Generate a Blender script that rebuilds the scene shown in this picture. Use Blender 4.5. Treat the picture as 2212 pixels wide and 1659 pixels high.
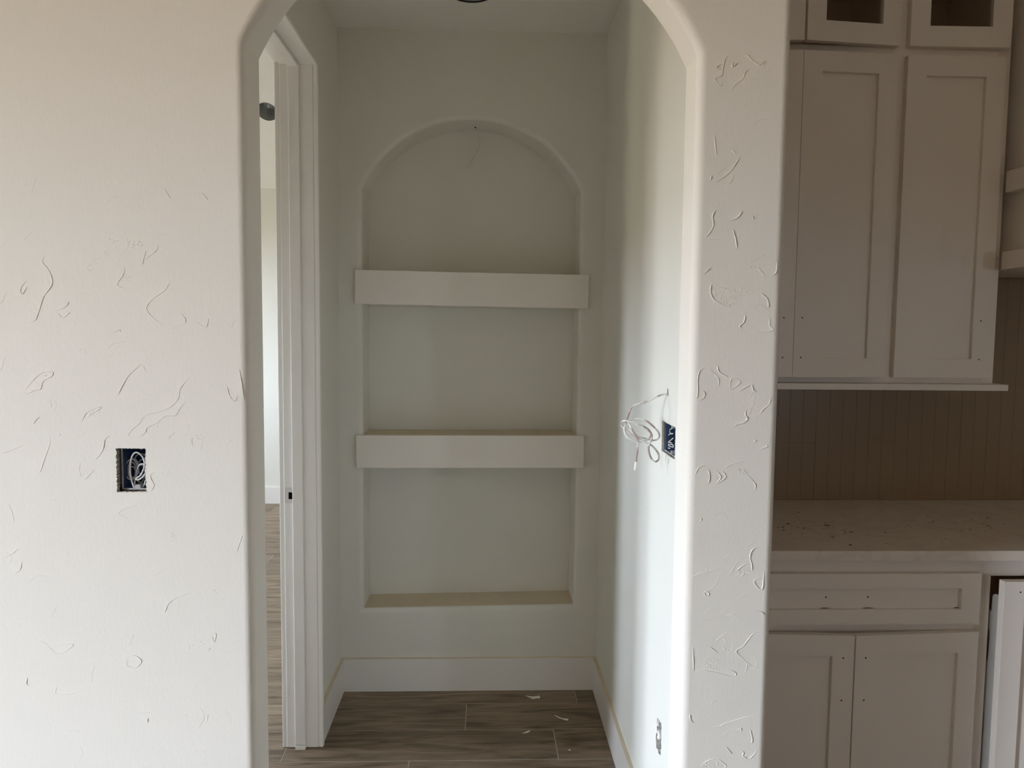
import bpy, bmesh, math, random
from mathutils import Vector, Matrix
from mathutils.geometry import tessellate_polygon
random.seed(7)
for o in list(bpy.data.objects): bpy.data.objects.remove(o)
SC = bpy.context.scene
COL = SC.collection

# ------------------------------------------------------------------ camera
FPX, PITCH, YAW, ROLL, EYE = 1599.7, .072, .036, .010, 1.534
F = Vector((math.sin(YAW)*math.cos(PITCH), math.cos(YAW)*math.cos(PITCH), -math.sin(PITCH)))
R0 = Vector((math.cos(YAW), -math.sin(YAW), 0)); U0 = R0.cross(F)
RV = math.cos(ROLL)*R0 + math.sin(ROLL)*U0; UV = -math.sin(ROLL)*R0 + math.cos(ROLL)*U0
cam_data = bpy.data.cameras.new('camera'); cam = bpy.data.objects.new('camera', cam_data); COL.objects.link(cam)
cam.matrix_world = Matrix(((RV.x, UV.x, -F.x, 0), (RV.y, UV.y, -F.y, 0), (RV.z, UV.z, -F.z, EYE), (0, 0, 0, 1)))
cam_data.sensor_width = 36; cam_data.lens = FPX/2212*36; cam_data.clip_start = .02
SC.camera = cam

# ------------------------------------------------------------------ world, lights, exposure
w = bpy.data.worlds.new('sky'); SC.world = w; w.use_nodes = True
nt = w.node_tree; bg = nt.nodes['Background']
# pale sky above the horizon, sunlit earth below it; both reach the rooms through the windows only
tc = nt.nodes.new('ShaderNodeTexCoord'); sp = nt.nodes.new('ShaderNodeSeparateXYZ'); rp = nt.nodes.new('ShaderNodeValToRGB')
nt.links.new(tc.outputs['Generated'], sp.inputs[0])
mr = nt.nodes.new('ShaderNodeMapRange'); mr.inputs[1].default_value = -1; mr.inputs[2].default_value = 1
nt.links.new(sp.outputs['Z'], mr.inputs[0]); nt.links.new(mr.outputs[0], rp.inputs[0]); nt.links.new(rp.outputs[0], bg.inputs[0])
e = rp.color_ramp.elements; e[0].position = .49; e[0].color = (.24, .205, .165, 1); e[1].position = .505; e[1].color = (.775, .885, 1.09, 1)
bg.inputs[1].default_value = 88
def area(name, loc, rot, sx, sy, power, color):
    l = bpy.data.lights.new(name, 'AREA'); l.shape = 'RECTANGLE'; l.size = sx; l.size_y = sy
    l.energy = power; l.color = color
    o = bpy.data.objects.new(name, l); COL.objects.link(o); o.location = loc; o.rotation_euler = rot
    return o
PI = math.pi
# daylight in the glazed door of the living room (left of the camera) and in the side room window
for nm, loc, h, wd in (('portal_living', (-5.12, -1.48, 1.22), 2.3, 1.25), ('portal_side_near', (-3.72, 2.70, 1.5), .8, .6), ('portal_side_far', (-3.72, 5.35, 1.7), 1.5, .42)):
    p = area(nm, loc, (0, -PI/2, 0), h, wd, 1, (1, 1, 1)); p.data.cycles.is_portal = True
p = area('portal_added_fill', (4.2, -8.12, 1.75), (PI/2, 0, 0), .5, .45, 1, (1, 1, 1)); p.data.cycles.is_portal = True  # leads sky light through the unseen rear opening added as fill
SC.view_settings.view_transform = 'Standard'; SC.view_settings.look = 'None'
SC.view_settings.gamma = 1; SC.view_settings.use_curve_mapping = False
SC.view_settings.exposure = 0.39
SC.cycles.max_bounces = 14; SC.cycles.diffuse_bounces = 10
SC.cycles.use_denoising = True
SC.cycles.sample_clamp_indirect = 6

# ------------------------------------------------------------------ materials
def mat(name, color, rough=.6, spec=.3, metal=0.0, noise=None, bump=None, tint=None):
    """procedural paint: noise = (scale, amount) brightness mottling, bump = [(scale, distance, stretch)]"""
    m = bpy.data.materials.new(name); m.use_nodes = True
    nt = m.node_tree; b = nt.nodes['Principled BSDF']
    b.inputs['Base Color'].default_value = (*color, 1); b.inputs['Roughness'].default_value = rough
    b.inputs['Specular IOR Level'].default_value = spec; b.inputs['Metallic'].default_value = metal
    co = nt.nodes.new('ShaderNodeTexCoord')
    if noise:
        n = nt.nodes.new('ShaderNodeTexNoise'); n.inputs['Scale'].default_value = noise[0]; n.inputs['Detail'].default_value = 4
        nt.links.new(co.outputs['Object'], n.inputs['Vector'])
        r = nt.nodes.new('ShaderNodeMapRange'); r.inputs[3].default_value = 1-noise[1]; r.inputs[4].default_value = 1+noise[1]
        nt.links.new(n.outputs[0], r.inputs[0])
        mx = nt.nodes.new('ShaderNodeVectorMath'); mx.operation = 'SCALE'; mx.inputs[0].default_value = color
        nt.links.new(r.outputs[0], mx.inputs['Scale']); nt.links.new(mx.outputs[0], b.inputs['Base Color'])
    last = None
    for (sc, dist, st) in (bump or []):
        mp = nt.nodes.new('ShaderNodeMapping'); mp.inputs['Scale'].default_value = (st[0], st[1], st[2])
        n = nt.nodes.new('ShaderNodeTexNoise'); n.inputs['Scale'].default_value = sc; n.inputs['Detail'].default_value = 3
        nt.links.new(co.outputs['Object'], mp.inputs[0]); nt.links.new(mp.outputs[0], n.inputs['Vector'])
        bp = nt.nodes.new('ShaderNodeBump'); bp.inputs['Distance'].default_value = dist; bp.inputs['Strength'].default_value = 1
        nt.links.new(n.outputs[0], bp.inputs['Height'])
        if last: nt.links.new(last.outputs[0], bp.inputs['Normal'])
        last = bp
    if last: nt.links.new(last.outputs[0], b.inputs['Normal'])
    return m
WHITE = (.80, .765, .70)
M = {}
M['wall'] = mat('wall_paint_textured', WHITE, .62, .25, noise=(1.3, .01), bump=[(170, .00030, (1, 1, .5)), (9, .0010, (1, 1, .6))])
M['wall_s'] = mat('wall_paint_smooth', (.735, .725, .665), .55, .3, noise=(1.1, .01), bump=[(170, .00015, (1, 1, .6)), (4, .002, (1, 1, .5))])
M['ceil'] = mat('ceiling_paint', (.80, .78, .74), .8, .2, bump=[(120, .0008, (1, 1, 1))])
M['trim'] = mat('trim_paint', (.80, .775, .74), .34, .45, bump=[(60, .0003, (1, 1, .15))])
M['cab'] = mat('cabinet_paint', (.80, .735, .665), .38, .4, bump=[(220, .0002, (1, 1, 1))])
M['tan'] = mat('tan_top_board', (.66, .575, .44), .75, .15, noise=(14, .07))  # tan for the top faces of baseboards, shelves and niche floor
M['shelf'] = mat('shelf_paint', (.82, .785, .73), .4, .4, bump=[(90, .0002, (.3, 1, 1))])
M['blue'] = mat('blue_plastic', (.055, .095, .18), .45, .4)
M['grey_pl'] = mat('grey_splattered_rim', (.42, .42, .42), .7, .2, noise=(90, .35))
M['gyp'] = mat('cut_drywall_edge', (.50, .46, .41), .9, .1, noise=(160, .5), bump=[(300, .002, (1, 1, 1))])
M['ragged'] = mat('broken_plaster', (.82, .81, .79), .9, .1, bump=[(400, .002, (1, 1, 1))])
M['cable'] = mat('white_cable', (.74, .73, .70), .4, .4)
M['cable_grey'] = mat('grey_cable', (.66, .66, .66), .42, .45)
M['dark'] = mat('dark_void', (.006, .006, .007), .9, .05)
M['hole'] = mat('drilled_hole', (.012, .01, .012), .9, .05)
M['backsplash'] = mat('backsplash_tile', (.25, .165, .09), .28, .45, noise=(9, .05))
M['bs_grout'] = mat('backsplash_grout', (.29, .195, .115), .8, .2)
M['grout'] = mat('floor_grout', (.52, .47, .40), .9, .1, noise=(60, .15))
M['metal'] = mat('brushed_strike', (.62, .60, .56), .35, .5, metal=.6)
M['can'] = mat('galvanised_can', (.30, .31, .30), .45, .5, metal=.7)
M['can_rim'] = mat('dark_can_rim', (.05, .05, .05), .6, .3)
M['paper'] = mat('torn_paper', (.86, .84, .76), .8, .2)
M['crumb'] = mat('dark_debris', (.035, .022, .014), .9, .1)
M['bare'] = mat('bare_wood_streak', (.12, .035, .012), .8, .1, noise=(200, .5))
M['slide'] = mat('prefinished_white_board', (.60, .585, .55), .5, .3)
M['inside'] = mat('cabinet_inside', (.72, .58, .43), .5, .3)

def quartz():
    m = mat('pale_quartz', (.60, .52, .43), .5, .35); nt = m.node_tree; b = nt.nodes['Principled BSDF']
    co = nt.nodes.new('ShaderNodeTexCoord'); n = nt.nodes.new('ShaderNodeTexNoise'); n.inputs['Scale'].default_value = 7
    n.inputs['Detail'].default_value = 9; n.inputs['Distortion'].default_value = .7
    nt.links.new(co.outputs['Object'], n.inputs['Vector'])
    cr = nt.nodes.new('ShaderNodeValToRGB'); e = cr.color_ramp.elements
    e[0].position = .44; e[0].color = (.74, .66, .58, 1); e[1].position = .56; e[1].color = (.74, .66, .58, 1)
    k = cr.color_ramp.elements.new(.5); k.color = (.68, .60, .52, 1)
    nt.links.new(n.outputs[0], cr.inputs[0]); nt.links.new(cr.outputs[0], b.inputs['Base Color'])
    return m
M['quartz'] = quartz()

def plank_mat():
    m = bpy.data.materials.new('wood_look_floor_tile'); m.use_nodes = True; nt = m.node_tree; b = nt.nodes['Principled BSDF']
    b.inputs['Roughness'].default_value = .5; b.inputs['Specular IOR Level'].default_value = .35
    co = nt.nodes.new('ShaderNodeTexCoord'); oi = nt.nodes.new('ShaderNodeObjectInfo')
    off = nt.nodes.new('ShaderNodeVectorMath'); off.operation = 'MULTIPLY_ADD'; off.inputs[1].default_value = (37, 19, 11)
    cmb = nt.nodes.new('ShaderNodeCombineXYZ')
    for i in range(3): nt.links.new(oi.outputs['Random'], cmb.inputs[i])
    nt.links.new(cmb.outputs[0], off.inputs[0]); nt.links.new(co.outputs['Object'], off.inputs[2])
    def noise(sx, sy, scale, det, dist):
        mp = nt.nodes.new('ShaderNodeMapping'); mp.inputs['Scale'].default_value = (sx, sy, 1)
        n = nt.nodes.new('ShaderNodeTexNoise'); n.inputs['Scale'].default_value = scale; n.inputs['Detail'].default_value = det; n.inputs['Distortion'].default_value = dist
        nt.links.new(off.outputs[0], mp.inputs[0]); nt.links.new(mp.outputs[0], n.inputs['Vector']); return n
    g1 = noise(1.2, 9, 2.2, 7, 1.5); g2 = noise(2.5, 75, 3, 3, .3); g3 = noise(1, 4, 1.6, 2, 1.5)
    cr = nt.nodes.new('ShaderNodeValToRGB'); e = cr.color_ramp.elements
    e[0].position = .30; e[0].color = (.105, .070, .041, 1); e[1].position = .70; e[1].color = (.285, .217, .148, 1)
    k = e.new(.45); k.color = (.185, .135, .088, 1)
    nt.links.new(g1.outputs[0], cr.inputs[0])
    mr = nt.nodes.new('ShaderNodeMapRange'); mr.inputs[1].default_value = .25; mr.inputs[2].default_value = .75; mr.inputs[3].default_value = .72; mr.inputs[4].default_value = 1.2
    nt.links.new(g2.outputs[0], mr.inputs[0])
    mr3 = nt.nodes.new('ShaderNodeMapRange'); mr3.inputs[1].default_value = .3; mr3.inputs[2].default_value = .7; mr3.inputs[3].default_value = .88; mr3.inputs[4].default_value = 1.12
    nt.links.new(g3.outputs[0], mr3.inputs[0])
    mrr = nt.nodes.new('ShaderNodeMapRange'); mrr.inputs[3].default_value = .88; mrr.inputs[4].default_value = 1.14
    nt.links.new(oi.outputs['Random'], mrr.inputs[0])
    p = nt.nodes.new('ShaderNodeMath'); p.operation = 'MULTIPLY'; nt.links.new(mr.outputs[0], p.inputs[0]); nt.links.new(mr3.outputs[0], p.inputs[1])
    q = nt.nodes.new('ShaderNodeMath'); q.operation = 'MULTIPLY'; nt.links.new(p.outputs[0], q.inputs[0]); nt.links.new(mrr.outputs[0], q.inputs[1])
    sc = nt.nodes.new('ShaderNodeVectorMath'); sc.operation = 'SCALE'
    nt.links.new(cr.outputs[0], sc.inputs[0]); nt.links.new(q.outputs[0], sc.inputs['Scale']); nt.links.new(sc.outputs[0], b.inputs['Base Color'])
    bp = nt.nodes.new('ShaderNodeBump'); bp.inputs['Distance'].default_value = .0006; nt.links.new(g2.outputs[0], bp.inputs['Height']); nt.links.new(bp.outputs[0], b.inputs['Normal'])
    return m
M['plank'] = plank_mat()

def two_tone():
    m = mat('cable_with_paint_overspray', (.7, .69, .66), .45, .35); nt = m.node_tree; b = nt.nodes['Principled BSDF']
    co = nt.nodes.new('ShaderNodeTexCoord'); n = nt.nodes.new('ShaderNodeTexNoise'); n.inputs['Scale'].default_value = 26; n.inputs['Detail'].default_value = 2
    nt.links.new(co.outputs['Object'], n.inputs['Vector'])
    cr = nt.nodes.new('ShaderNodeValToRGB'); e = cr.color_ramp.elements
    e[0].position = .50; e[0].color = (.76, .75, .72, 1); e[1].position = .60; e[1].color = (.36, .26, .235, 1)
    nt.links.new(n.outputs[0], cr.inputs[0]); nt.links.new(cr.outputs[0], b.inputs['Base Color'])
    return m
M['coil'] = two_tone()
def glass():
    m = bpy.data.materials.new('cabinet_glass'); m.use_nodes = True; nt = m.node_tree
    nt.nodes.remove(nt.nodes['Principled BSDF']); out = nt.nodes['Material Output']
    t = nt.nodes.new('ShaderNodeBsdfTransparent'); t.inputs[0].default_value = (.9, .9, .88, 1)
    g = nt.nodes.new('ShaderNodeBsdfGlossy'); g.inputs['Roughness'].default_value = .02
    fr = nt.nodes.new('ShaderNodeFresnel'); fr.inputs[0].default_value = 1.45
    mx = nt.nodes.new('ShaderNodeMixShader'); ge = nt.nodes.new('ShaderNodeNewGeometry'); iv = nt.nodes.new('ShaderNodeMath'); iv.operation = 'SUBTRACT'; iv.inputs[0].default_value = 1
    mu = nt.nodes.new('ShaderNodeMath'); mu.operation = 'MULTIPLY'; nt.links.new(ge.outputs['Backfacing'], iv.inputs[1]); nt.links.new(fr.outputs[0], mu.inputs[0]); nt.links.new(iv.outputs[0], mu.inputs[1])
    nt.links.new(mu.outputs[0], mx.inputs[0]); nt.links.new(t.outputs[0], mx.inputs[1]); nt.links.new(g.outputs[0], mx.inputs[2])
    nt.links.new(mx.outputs[0], out.inputs[0]); return m
M['glass'] = glass()

# ------------------------------------------------------------------ helpers
def link(name, me, parent=None, loc=None):
    o = bpy.data.objects.new(name, me); COL.objects.link(o)
    if loc is not None: o.location = loc
    if parent is not None: o.parent = parent
    return o
def bm_mesh(name, bm, m, smooth=False):
    bmesh.ops.recalc_face_normals(bm, faces=bm.faces)
    me = bpy.data.meshes.new(name); bm.to_mesh(me); bm.free()
    for x in (m if isinstance(m, (list, tuple)) else [m]): me.materials.append(M[x])
    if smooth:
        for p in me.polygons: p.use_smooth = True
    return me
def obj(name, bm, m, parent=None, smooth=False, loc=None):
    return link(name, bm_mesh(name, bm, m, smooth), parent, loc)
def box(bm, x0, x1, y0, y1, z0, z1, mi=0):
    vs = [bm.verts.new((x, y, z)) for x in (x0, x1) for y in (y0, y1) for z in (z0, z1)]
    fs = []
    for idx in ((0, 1, 3, 2), (4, 6, 7, 5), (0, 4, 5, 1), (2, 3, 7, 6), (0, 2, 6, 4), (1, 5, 7, 3)):
        f = bm.faces.new([vs[i] for i in idx]); f.material_index = mi; fs.append(f)
    return fs
def bbox(name, dims, m, parent=None, bev=.001, loc=None):
    """one bevelled box as an object; dims world unless loc is given"""
    bm = bmesh.new(); box(bm, *dims)
    if bev: bmesh.ops.bevel(bm, geom=list(bm.edges), offset=bev, segments=2, profile=.5, affect='EDGES')
    return obj(name, bm, m, parent, loc=loc)
def empty(name, loc=(0, 0, 0), parent=None):
    o = link(name, None, parent, loc); o.empty_display_size = .05; return o
def tag(o, label=None, cat=None, group=None, kind=None):
    if label: o['label'] = label
    if cat: o['category'] = cat
    if group: o['group'] = group
    if kind: o['kind'] = kind
    return o
def keep(o, parent):
    """parent while keeping world coordinates (parent has only a location)"""
    o.parent = parent; o.matrix_parent_inverse = Matrix.Translation(-Vector(parent.location)); return o
def extrude_poly(bm, pts, to3, d, mi=0, sides=True, holes=()):
    """flat polygon (2D points) with holes, mapped by to3(u, v, depth), thickness d"""
    loops = [list(pts)] + [list(h) for h in holes]
    flat = [p for l in loops for p in l]
    tris = tessellate_polygon([[Vector((p[0], p[1], 0)) for p in l] for l in loops])
    a = [bm.verts.new(to3(p[0], p[1], 0)) for p in flat]
    b = [bm.verts.new(to3(p[0], p[1], d)) for p in flat] if d else None
    for t in tris:
        try:
            bm.faces.new([a[i] for i in t]).material_index = mi
            if b: bm.faces.new([b[i] for i in reversed(t)]).material_index = mi
        except ValueError: pass
    if b and sides:
        s = 0
        for l in loops:
            n = len(l)
            for i in range(n):
                bm.faces.new([a[s+i], a[s+(i+1) % n], b[s+(i+1) % n], b[s+i]]).material_index = mi
            s += n
    return a
def smooth_path(P, k=6):
    P = [Vector(p) for p in P]; out = []
    for i in range(len(P)-1):
        p0 = P[max(i-1, 0)]; p1 = P[i]; p2 = P[i+1]; p3 = P[min(i+2, len(P)-1)]
        for j in range(k):
            t = j/k
            out.append(.5*((2*p1)+(-p0+p2)*t+(2*p0-5*p1+4*p2-p3)*t*t+(-p0+3*p1-3*p2+p3)*t**3))
    out.append(P[-1]); return out
def tube(bm, P, r, n=8, k=6, flat=None):
    """round tube along a smoothed path; r number or function(t)"""
    Q = smooth_path(P, k) if k > 1 else [Vector(p) for p in P]
    ref = Vector((.13, 1, .21)).normalized(); rings = []
    for i, q in enumerate(Q):
        d = (Q[min(i+1, len(Q)-1)]-Q[max(i-1, 0)]).normalized()
        u = d.cross(ref)
        if u.length < .05: u = d.cross(Vector((1, 0, 0)))
        u.normalize(); v = d.cross(u); rr = r(i/(len(Q)-1)) if callable(r) else r
        rings.append([bm.verts.new(q+(u*math.cos(2*PI*j/n)+v*math.sin(2*PI*j/n)*(flat or 1))*rr) for j in range(n)])
    for a, b in zip(rings, rings[1:]):
        for j in range(n): bm.faces.new([a[j], a[(j+1) % n], b[(j+1) % n], b[j]])
    bm.faces.new(rings[0]); bm.faces.new(rings[-1])
def lathe(bm, prof, c, n=48, axis=None, mi=0):
    """profile [(r, h)] turned about axis through c"""
    ax = (axis or Vector((0, 0, 1))).normalized(); u = ax.orthogonal().normalized(); v = ax.cross(u); rings = []
    for r, h in prof:
        rings.append([bm.verts.new(Vector(c)+ax*h+(u*math.cos(2*PI*j/n)+v*math.sin(2*PI*j/n))*max(r, 1e-5)) for j in range(n)])
    for a, b in zip(rings, rings[1:]):
        for j in range(n): bm.faces.new([a[j], a[(j+1) % n], b[(j+1) % n], b[j]]).material_index = mi
def jag(x0, x1, z0, z1, amp, n=14):
    """ragged rectangle outline, counter-clockwise"""
    C = [(x0, z0), (x1, z0), (x1, z1), (x0, z1)]; out = []
    for i in range(4):
        a, b = C[i], C[(i+1) % 4]
        for j in range(n):
            t = j/n; q = random.uniform(-amp, amp); s = random.uniform(-amp, amp)*.6
            out.append((a[0]+(b[0]-a[0])*t+q, a[1]+(b[1]-a[1])*t+s))
    return out
def arch_outline(xl, xr, z0, zs, rise, n=40):
    """left foot -> left spring -> circular arc -> right spring -> right foot"""
    c = (xl+xr)/2; hw = (xr-xl)/2; r = (hw*hw+rise*rise)/(2*rise); cz = zs+rise-r; a0 = math.asin(min(1, hw/r))
    P = [(xl, z0)]
    for i in range(n+1):
        a = -a0+2*a0*i/n; P.append((c+r*math.sin(a), cz+r*math.cos(a)))
    P.append((xr, z0)); return P
def offset(P, d, closed=False):
    """offset an open/closed 2D path to its left by d with mitres"""
    n = len(P); out = []
    for i in range(n):
        ns = []
        for a, b in ((i-1, i), (i, i+1)):
            if closed: a %= n; b %= n
            elif a < 0 or b >= n: continue
            dx, dz = P[b][0]-P[a][0], P[b][1]-P[a][1]; l = math.hypot(dx, dz); ns.append((-dz/l, dx/l))
        nx = sum(k[0] for k in ns)/len(ns); nz = sum(k[1] for k in ns)/len(ns); q = nx*nx+nz*nz
        out.append((P[i][0]+nx/q*d, P[i][1]+nz/q*d))
    return out

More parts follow.
